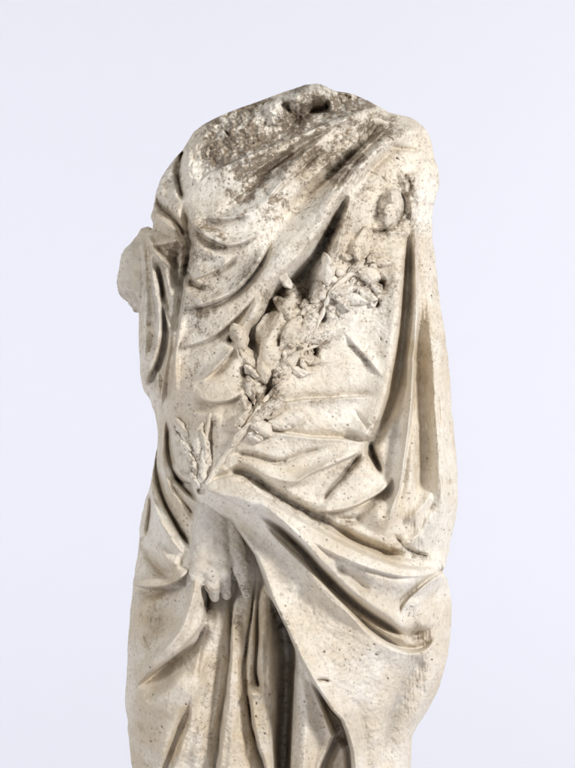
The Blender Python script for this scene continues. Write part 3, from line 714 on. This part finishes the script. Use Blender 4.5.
def tube(name, pts, r0, r1, lift):
    p = crom(pts, 2.5); n = len(p); z = bil(HB, p[:,0], p[:,1]) + lift; z = np.convolve(np.pad(z, 4, mode='edge'), np.ones(9)/9, 'valid')
    r = np.linspace(r0, r1, n)*(1+.12*np.sin(np.arange(n)*1.3)); r[0] *= .4; r[-1] *= .4
    d = np.gradient(p[:, :2], axis=0); d /= np.linalg.norm(d, axis=1)[:, None]
    k = np.linspace(0, 2*math.pi, 12, endpoint=False)
    x = p[:,0:1] - d[:,1:2]*np.cos(k)*r[:,None]; y = p[:,1:2] + d[:,0:1]*np.cos(k)*r[:,None]; zz = z[:,None] + np.sin(k)*r[:,None]
    i = np.arange(n*12).reshape(n, 12); j = np.roll(i, -1, axis=1)
    q = np.stack([i[:-1], i[1:], j[1:], j[:-1]], -1).reshape(-1,4)
    zr = np.zeros(n*12)
    build(name, world(x.ravel(), y.ravel(), zz.ravel()), q, M_STONE, branch, {'grime_shade': zr+.15, 'ochre': zr, 'greying_shade': zr})
tube('stem', [(208,484),(221,462),(230,449),(240,436),(262,405),(280,384),(300,354),(318,322),(332,292),(346,279),(358,266),(370,246)], 3.0, 2.6, .4)
tube('stem', [(179,420),(187,440),(196,464),(205,488)], 2.2, 2.6, 2)
tube('stem', [(212,412),(207,440),(203,466),(205,488)], 2.0, 2.4, 2)
tube('stem', [(300,352),(318,345),(338,334)], 1.8, 1.6, 2)
def berry(cx, cy, r):
    nu, nv = 12, 16
    a = np.linspace(0.02, math.pi-.02, nu)[:, None]; b = np.linspace(0, 2*math.pi, nv, endpoint=False)[None, :]
    x = cx + r*np.sin(a)*np.cos(b); y = cy + r*np.sin(a)*np.sin(b); z = float(bil(HB, cx, cy)) + 2.5 + r*np.cos(a) + 0*b
    i = np.arange(nu*nv).reshape(nu, nv); j = np.roll(i, -1, axis=1)
    zr = np.zeros(nu*nv)
    build('berry', world(x.ravel(), y.ravel(), z.ravel()), np.stack([i[:-1], i[1:], j[1:], j[:-1]], -1).reshape(-1,4), M_STONE, branch, {'grime_shade': zr+.1, 'ochre': zr, 'greying_shade': zr})
for b in ((339,274.5,4.4),(333,281.5,3.6),(309,311,3.6),(300,356,3.4),(286,360,3.2),(284,354,3.0)): berry(*b)

# ------------------------------------------------------------------ studio backdrop: one paper sweep
def sweep():
    W, yb, zt, rad = 6.0, 2.2, 4.5, .9
    prof_ = [(-3.5, 0), (yb-rad, 0)] + [(yb-rad+rad*math.sin(t), rad-rad*math.cos(t)) for t in np.linspace(0.05, math.pi/2, 24)] + [(yb, zt)]
    co = np.array([(x, y, z) for (y, z) in prof_ for x in (-W, W)])
    q = [(2*i, 2*i+1, 2*i+3, 2*i+2) for i in range(len(prof_)-1)]
    m = bpy.data.materials.new('backdrop_paper'); m.use_nodes = True; nt = m.node_tree; b = nt.nodes['Principled BSDF']
    b.inputs['Base Color'].default_value = (.80, .81, .885, 1); b.inputs['Roughness'].default_value = .9; b.inputs['Specular IOR Level'].default_value = .1
    n = nd(nt, 'ShaderNodeTexNoise'); n.inputs['Scale'].default_value = 300; bp = nd(nt, 'ShaderNodeBump'); bp.inputs['Strength'].default_value = .04
    nt.links.new(n.outputs['Fac'], bp.inputs['Height']); nt.links.new(bp.outputs['Normal'], b.inputs['Normal'])
    o = build('backdrop', co, q, m); o['kind'] = 'structure'
sweep()

# ------------------------------------------------------------------ lamps of the studio
from mathutils import Vector
def area(name, loc, target, sx, sy, watts, col=(1,1,1)):
    l = bpy.data.lights.new(name, 'AREA'); l.shape = 'RECTANGLE'; l.size = sx; l.size_y = sy; l.energy = watts; l.color = col
    o = bpy.data.objects.new(name, l); C.objects.link(o); o.location = loc
    o.rotation_euler = (Vector(target)-Vector(loc)).to_track_quat('-Z', 'Y').to_euler(); return o
mid = (0, 0, 1.25)
area('softbox_key', (2.4, -2.5, 2.45), mid, .6, .8, 130, (1, .98, .955))
area('softbox_fill', (-2.3, -2.6, 1.75), mid, .6, .9, 42, (.99, .99, 1))
area('softbox_front', (0.0, -1.6, 3.6), mid, .7, .7, 16, (1, .99, .97))
area('background_light_left', (-2.6, .6, 1.6), (-.2, 2.2, 1.3), .5, 2.2, 24.5, (.97, .98, 1))
area('background_light_right', (2.6, .6, 1.6), (.2, 2.2, 1.3), .5, 2.2, 20, (.97, .98, 1))
w = bpy.data.worlds.new('World'); scene.world = w; w.use_nodes = True
w.node_tree.nodes['Background'].inputs['Color'].default_value = (1, .96, .9, 1); w.node_tree.nodes['Background'].inputs['Strength'].default_value = .05

# ------------------------------------------------------------------ camera
D = 8.0
cd = bpy.data.cameras.new('camera'); cam = bpy.data.objects.new('camera', cd); C.objects.link(cam)
cd.sensor_fit = 'VERTICAL'; cd.sensor_height = 36; cd.lens = 36*D/(768*S); cd.clip_end = 100
cam.location = (0, -D, (YF-384)*S); cam.rotation_euler = (math.radians(90), 0, 0)
scene.camera = cam
scene.cycles.use_denoising = True; scene.cycles.denoiser = 'OPENIMAGEDENOISE'; scene.cycles.denoising_input_passes = 'RGB_ALBEDO_NORMAL'; scene.cycles.denoising_prefilter = 'ACCURATE'
scene.cycles.max_bounces = 5; scene.cycles.diffuse_bounces = 4; scene.cycles.glossy_bounces = 2
scene.view_settings.view_transform = 'Standard'; scene.view_settings.look = 'None'; scene.view_settings.exposure = 0; scene.view_settings.gamma = 1
